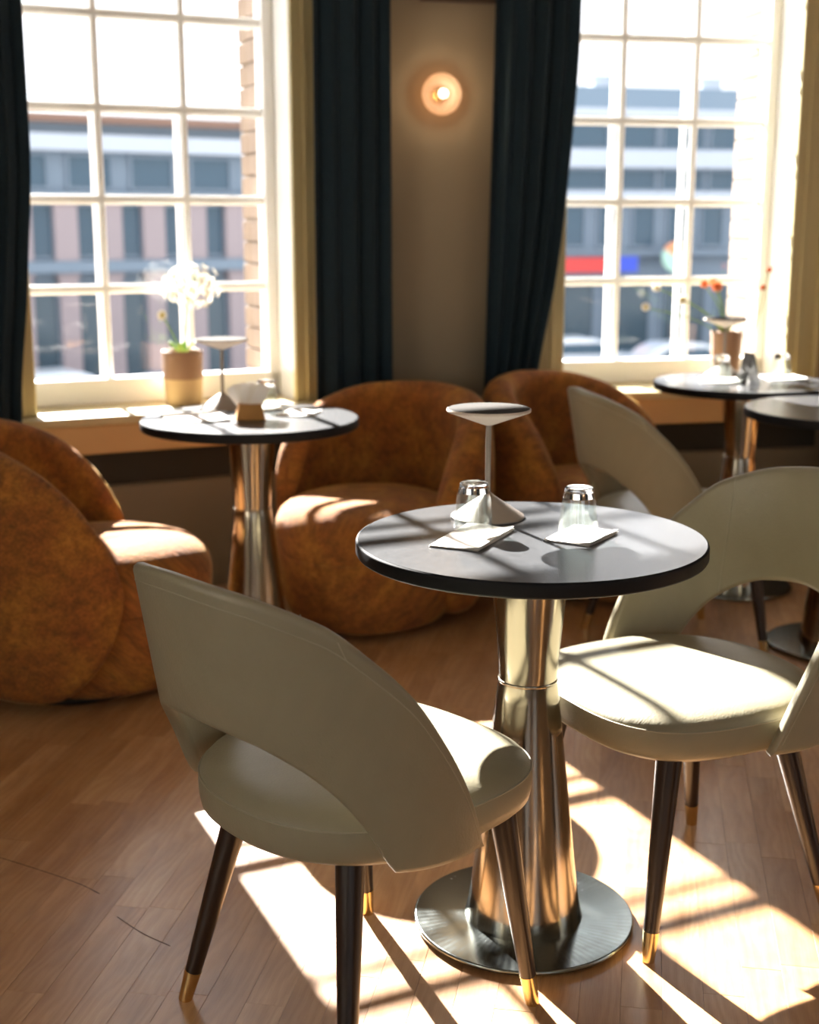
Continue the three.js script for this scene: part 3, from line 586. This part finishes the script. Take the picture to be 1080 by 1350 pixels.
{ // tall glass vase with two orange buds, right of the pot
  const p = onWall(wallB, 0.36, SILL, -0.05);
  const t = thing('bud_vase', 'slim clear vase with two orange buds, right of the brown pot', 'vase', p);
  obj('vase_glass', lathe([[0, 0.004], [0.019, 0.004], [0.02, 0.02], [0.016, 0.09], [0.0125, 0.18], [0.0125, 0.184], [0.0145, 0.184], [0.0145, 0.18], [0.018, 0.09], [0.0225, 0.02], [0.021, 0.001], [0, 0]], 32), M.glass, t);
  for (const [x, y, z] of [[0.035, 0.39, 0.01], [0.06, 0.46, 0]]) {
    obj('stem', tube([[0, 0.01, 0], [0.005, 0.19, 0], [x * 0.6, 0.3, z], [x, y, z]], 0.0018, 14, 5), M.stem, t);
    obj('bud', lathe([[0, -0.012], [0.009, -0.008], [0.012, 0.002], [0.008, 0.01], [0, 0.013]], 14).translate(x, y, z), M.eyeOrange, t);
  }
}

// ---------------------------------------------------------------- wall light
{
  const p = onWall(wallB, -0.955, 0, 0);
  const t = thing('wall_light', 'round frosted glass wall light glowing warm on the brown wall', 'light', [p[0], 1.757, p[2]], wallB.ang);
  obj('back_plate', lathe([[0, 0], [0.045, 0], [0.045, 0.012], [0.02, 0.016], [0, 0.016]], 40).rotateX(Math.PI / 2), M.brass, t);
  obj('dish', lathe([[0.018, 0.014], [0.05, 0.018], [0.069, 0.03], [0.074, 0.042], [0.072, 0.046], [0.066, 0.036], [0.048, 0.024], [0.018, 0.02]], 48).rotateX(Math.PI / 2), P({ color: hex('#fbe9d8'), roughness: 0.3, transmission: 0.85, thickness: 0, specularIntensity: 0.4 }), t);
  obj('socket', lathe([[0, 0.014], [0.017, 0.014], [0.017, 0.052], [0, 0.052]], 24).rotateX(Math.PI / 2), M.brass, t);
  obj('bulb', new THREE.SphereGeometry(0.017, 24, 16).translate(0, 0, 0.068), S({ color: hex('#fff2dc'), emissive: new THREE.Color(1, 0.78, 0.48), emissiveIntensity: 5 }), t);
  const l = new THREE.PointLight(new THREE.Color(1, 0.7, 0.42), 0.11, 0, 2); l.name = 'wall_light_glow'; l.position.set(0, 0, 0.1); l.castShadow = true; l.shadow.radius = 1; t.add(l);
}
{ // dark wooden picture ledge above the wall light: only its underside edge shows
  const p = onWall(wallB, -0.80, 0, 0);
  const t = thing('picture_frame', 'lower edge of a dark wooden picture frame above the wall light', 'picture', [p[0], 2.078, p[2]], wallB.ang);
  for (const [x, y, w, h] of [[0, 0.0125, 0.46, 0.025], [0, 0.3875, 0.46, 0.025], [-0.2175, 0.2, 0.025, 0.35], [0.2175, 0.2, 0.025, 0.35]]) obj('frame_side', box(w, h, 0.03, x, y, 0.016, 0.003), S({ color: hex('#4a372a'), roughness: 0.5 }), t);
  obj('backing', box(0.42, 0.36, 0.008, 0, 0.2, 0.006), M.paper, t);
}

// ---------------------------------------------------------------- the street outside
const STREET = -4.6;
struct('street', box(200, 0.3, 120, 0, STREET - 0.15, -70), S({ color: hex('#8a8d90'), roughness: 0.9 }));
struct('pavement', box(70, 0.14, 3.0, 0, STREET + 0.07, -9.5), S({ color: hex('#a8a6a0'), roughness: 0.9 }));
const X = {
  stone: S({ color: hex('#7e8b97'), roughness: 0.9 }), pale: S({ color: hex('#bcc2ca'), roughness: 0.8 }), pink: S({ color: hex('#a39494'), roughness: 0.9 }),
  roof: S({ color: hex('#75848f'), roughness: 0.7 }), win: P({ color: hex('#3f5868'), roughness: 0.15 }), brown: S({ color: hex('#8a6d5e'), roughness: 0.9 }), shop: P({ color: hex('#43555f'), roughness: 0.2 }),
};
function building(label, pos, ang, length, levels, piers) {
  const t = thing('building', label, 'building', pos, ang);
  const body = levels.body;
  obj('facade', box(length, body[1] - body[0], 8, 0, (body[0] + body[1]) / 2 - pos[1], -4), X.stone, t);
  for (const [y0, y1, m, d] of levels.bands) obj('stone_band', box(length + 0.2, y1 - y0, 0.4 + d, 0, (y0 + y1) / 2 - pos[1], 0.1, 0.03), m, t);
  for (const [y0, y1, pitch, w, m] of levels.windows) {
    const n = Math.floor(length / pitch);
    for (let i = 0; i < n; i++) {
      const x = (i - (n - 1) / 2) * pitch, f = obj('window', [box(w + 0.16, 0.1, 0.16, x, y0 - pos[1], 0.06), box(w + 0.16, 0.1, 0.16, x, y1 - pos[1], 0.06), box(0.08, y1 - y0, 0.14, x - w / 2, (y0 + y1) / 2 - pos[1], 0.06), box(0.08, y1 - y0, 0.14, x + w / 2, (y0 + y1) / 2 - pos[1], 0.06)], X.stone, t);
      obj('pane', box(w, y1 - y0, 0.06, x, (y0 + y1) / 2 - pos[1], 0.02), m, f);
    }
  }
  for (const [y0, y1, pitch, w] of piers) {
    const n = Math.floor(length / pitch);
    for (let i = 0; i <= n; i++) obj('pier', [box(w, y1 - y0, 0.5, (i - n / 2) * pitch, (y0 + y1) / 2 - pos[1], 0.1, 0.03), box(w + 0.12, 0.14, 0.58, (i - n / 2) * pitch, y1 - pos[1] - 0.07, 0.1, 0.02)], X.pink, t);
  }
  const [r0, r1, inset] = levels.roof, s = new THREE.Shape([[0.3, r0], [-inset, r1], [-8 + inset, r1], [-8.3, r0]].map((p) => new THREE.Vector2(...p)));
  obj('roof', new THREE.ExtrudeGeometry(s, { depth: length, bevelEnabled: false }).rotateY(-Math.PI / 2).translate(length / 2, -pos[1], 0), X.roof, t);
  return t;
}
const bl = building('grey building with pale band and pinkish piers seen through the left window', [-13.5, STREET, -44], R(33), 24,
  { body: [STREET, 4.75], bands: [[4.5, 4.78, X.brown, 0.5], [3.6, 4.15, X.pale, 0.35], [2.0, 2.3, X.stone, 0.3], [-0.35, 0.05, X.stone, 0.4]], windows: [[2.4, 3.5, 2.2, 1.5, X.win], [0.15, 1.9, 1.55, 0.75, X.win], [-4.2, -0.8, 1.55, 0.85, X.shop]], roof: [4.78, 5.6, 1.5] },
  [[0.05, 2.0, 1.55, 0.8], [STREET + 0.02, -0.35, 1.55, 0.65]]);
const br = building('blue-grey building with pale bands and shop signs seen through the right window', [17, STREET, -60], R(14), 36,
  { body: [STREET, 5.7], bands: [[5.6, 5.95, X.pale, 0.3], [3.55, 4.3, X.pale, 0.4], [2.25, 2.6, X.pale, 0.3], [-0.1, 0.15, X.stone, 0.3]], windows: [[4.35, 5.5, 2.2, 1.9, X.win], [2.65, 3.5, 2.2, 1.9, X.win], [0.3, 2.0, 1.6, 1.0, X.win], [-4.2, -1.1, 2.6, 2.0, X.shop]], roof: [5.95, 6.95, 1.0] },
  []);
for (const [x, w] of [[-8, 1.2], [-3, 1.0], [1, 1.4], [4, 0.8]]) obj('chimney', [box(w, 0.7, 0.8, x, 6.95 - STREET + 0.2, -3, 0.03), box(w + 0.15, 0.12, 0.95, x, 6.95 - STREET + 0.58, -3, 0.02)], X.pale, br);
{ // shop signs on the right-hand building
  const at = (px, D, y) => { const a = (px - 540) / 1750; return [a * D * 1.0, y, -D]; };
  const a = thing('shop_sign', 'long red and blue shop sign across the street, right window', 'sign', [8.0, -0.75, -56.6], R(14));
  obj('red_panel', box(3.2, 0.62, 0.2, -1.05, 0.31, 0, 0.03), S({ color: hex('#d8433f'), roughness: 0.5 }), a);
  obj('blue_panel', box(1.1, 0.66, 0.2, 1.12, 0.33, 0, 0.03), S({ color: hex('#3c55c8'), roughness: 0.5 }), a);
  const b = thing('round_sign', 'round orange, green and white sign hanging across the street', 'sign', [11.25, -0.75, -57.2], R(14));
  const sec = (a0, a1, m, r = 0.62) => { const s = new THREE.Shape(); s.moveTo(0, 0); s.absarc(0, 0, r, R(a0), R(a1)); s.lineTo(0, 0); return new THREE.ExtrudeGeometry(s, { depth: 0.16, bevelEnabled: true, bevelSize: 0.02, bevelThickness: 0.02, bevelSegments: 1 }).translate(0, 0.62, 0); };
  obj('orange_sector', sec(30, 150), S({ color: hex('#f0a070'), roughness: 0.5 }), b);
  obj('green_sector', sec(150, 270), S({ color: hex('#b9dcc8'), roughness: 0.5 }), b);
  obj('white_sector', sec(270, 390), S({ color: hex('#ece4ea'), roughness: 0.5 }), b);
}
const car = (() => {
  const t = thing('car', '', 'car');
  const paint = P({ color: hex('#d9dde0'), roughness: 0.25, clearcoat: 0.6 });
  const sh = new THREE.Shape(); sh.moveTo(-2.1, 0.25); sh.lineTo(2.1, 0.25); sh.quadraticCurveTo(2.2, 0.7, 2.0, 0.8); sh.lineTo(1.2, 0.92); sh.quadraticCurveTo(0.7, 1.45, 0.2, 1.48); sh.lineTo(-0.9, 1.46); sh.quadraticCurveTo(-1.5, 1.35, -1.8, 0.95); sh.quadraticCurveTo(-2.2, 0.9, -2.1, 0.25);
  obj('body', new THREE.ExtrudeGeometry(sh, { depth: 1.6, bevelEnabled: true, bevelSize: 0.08, bevelThickness: 0.08, bevelSegments: 3 }).translate(0, 0, -0.8), paint, t);
  const gl = new THREE.Shape([[1.05, 0.95], [0.55, 1.36], [-0.95, 1.36], [-1.5, 0.98]].map((p) => new THREE.Vector2(...p)));
  obj('windows', new THREE.ExtrudeGeometry(gl, { depth: 1.78, bevelEnabled: false }).translate(0, 0, -0.89), X.win, t);
  for (const [x, z] of [[-1.3, -0.85], [-1.3, 0.85], [1.3, -0.85], [1.3, 0.85]]) obj('wheel', new THREE.CylinderGeometry(0.31, 0.31, 0.2, 20).rotateX(Math.PI / 2).translate(x, 0.31, z), M.recess, t);
  return t;
})();
car.position.set(-10.5, STREET, -40); car.rotation.y = R(33);
car.userData = { label: 'leftmost pale car parked across the street, left window', category: 'car', group: 'parked cars' };
copy(car, [-6.6, STREET, -39], R(33), 'pale parked car behind the white flower, left window', 'parked cars');
copy(car, [6.6, STREET, -52], R(14), 'pale car by the swept curtain, low in the right window', 'parked cars');
copy(car, [10.3, STREET, -50], R(14), 'pale car below the round sign, low in the right window', 'parked cars');
copy(car, [15.4, STREET, -52], R(14), 'pale car behind the orange flowers, low in the right window', 'parked cars');

renderer.render(scene, camera);
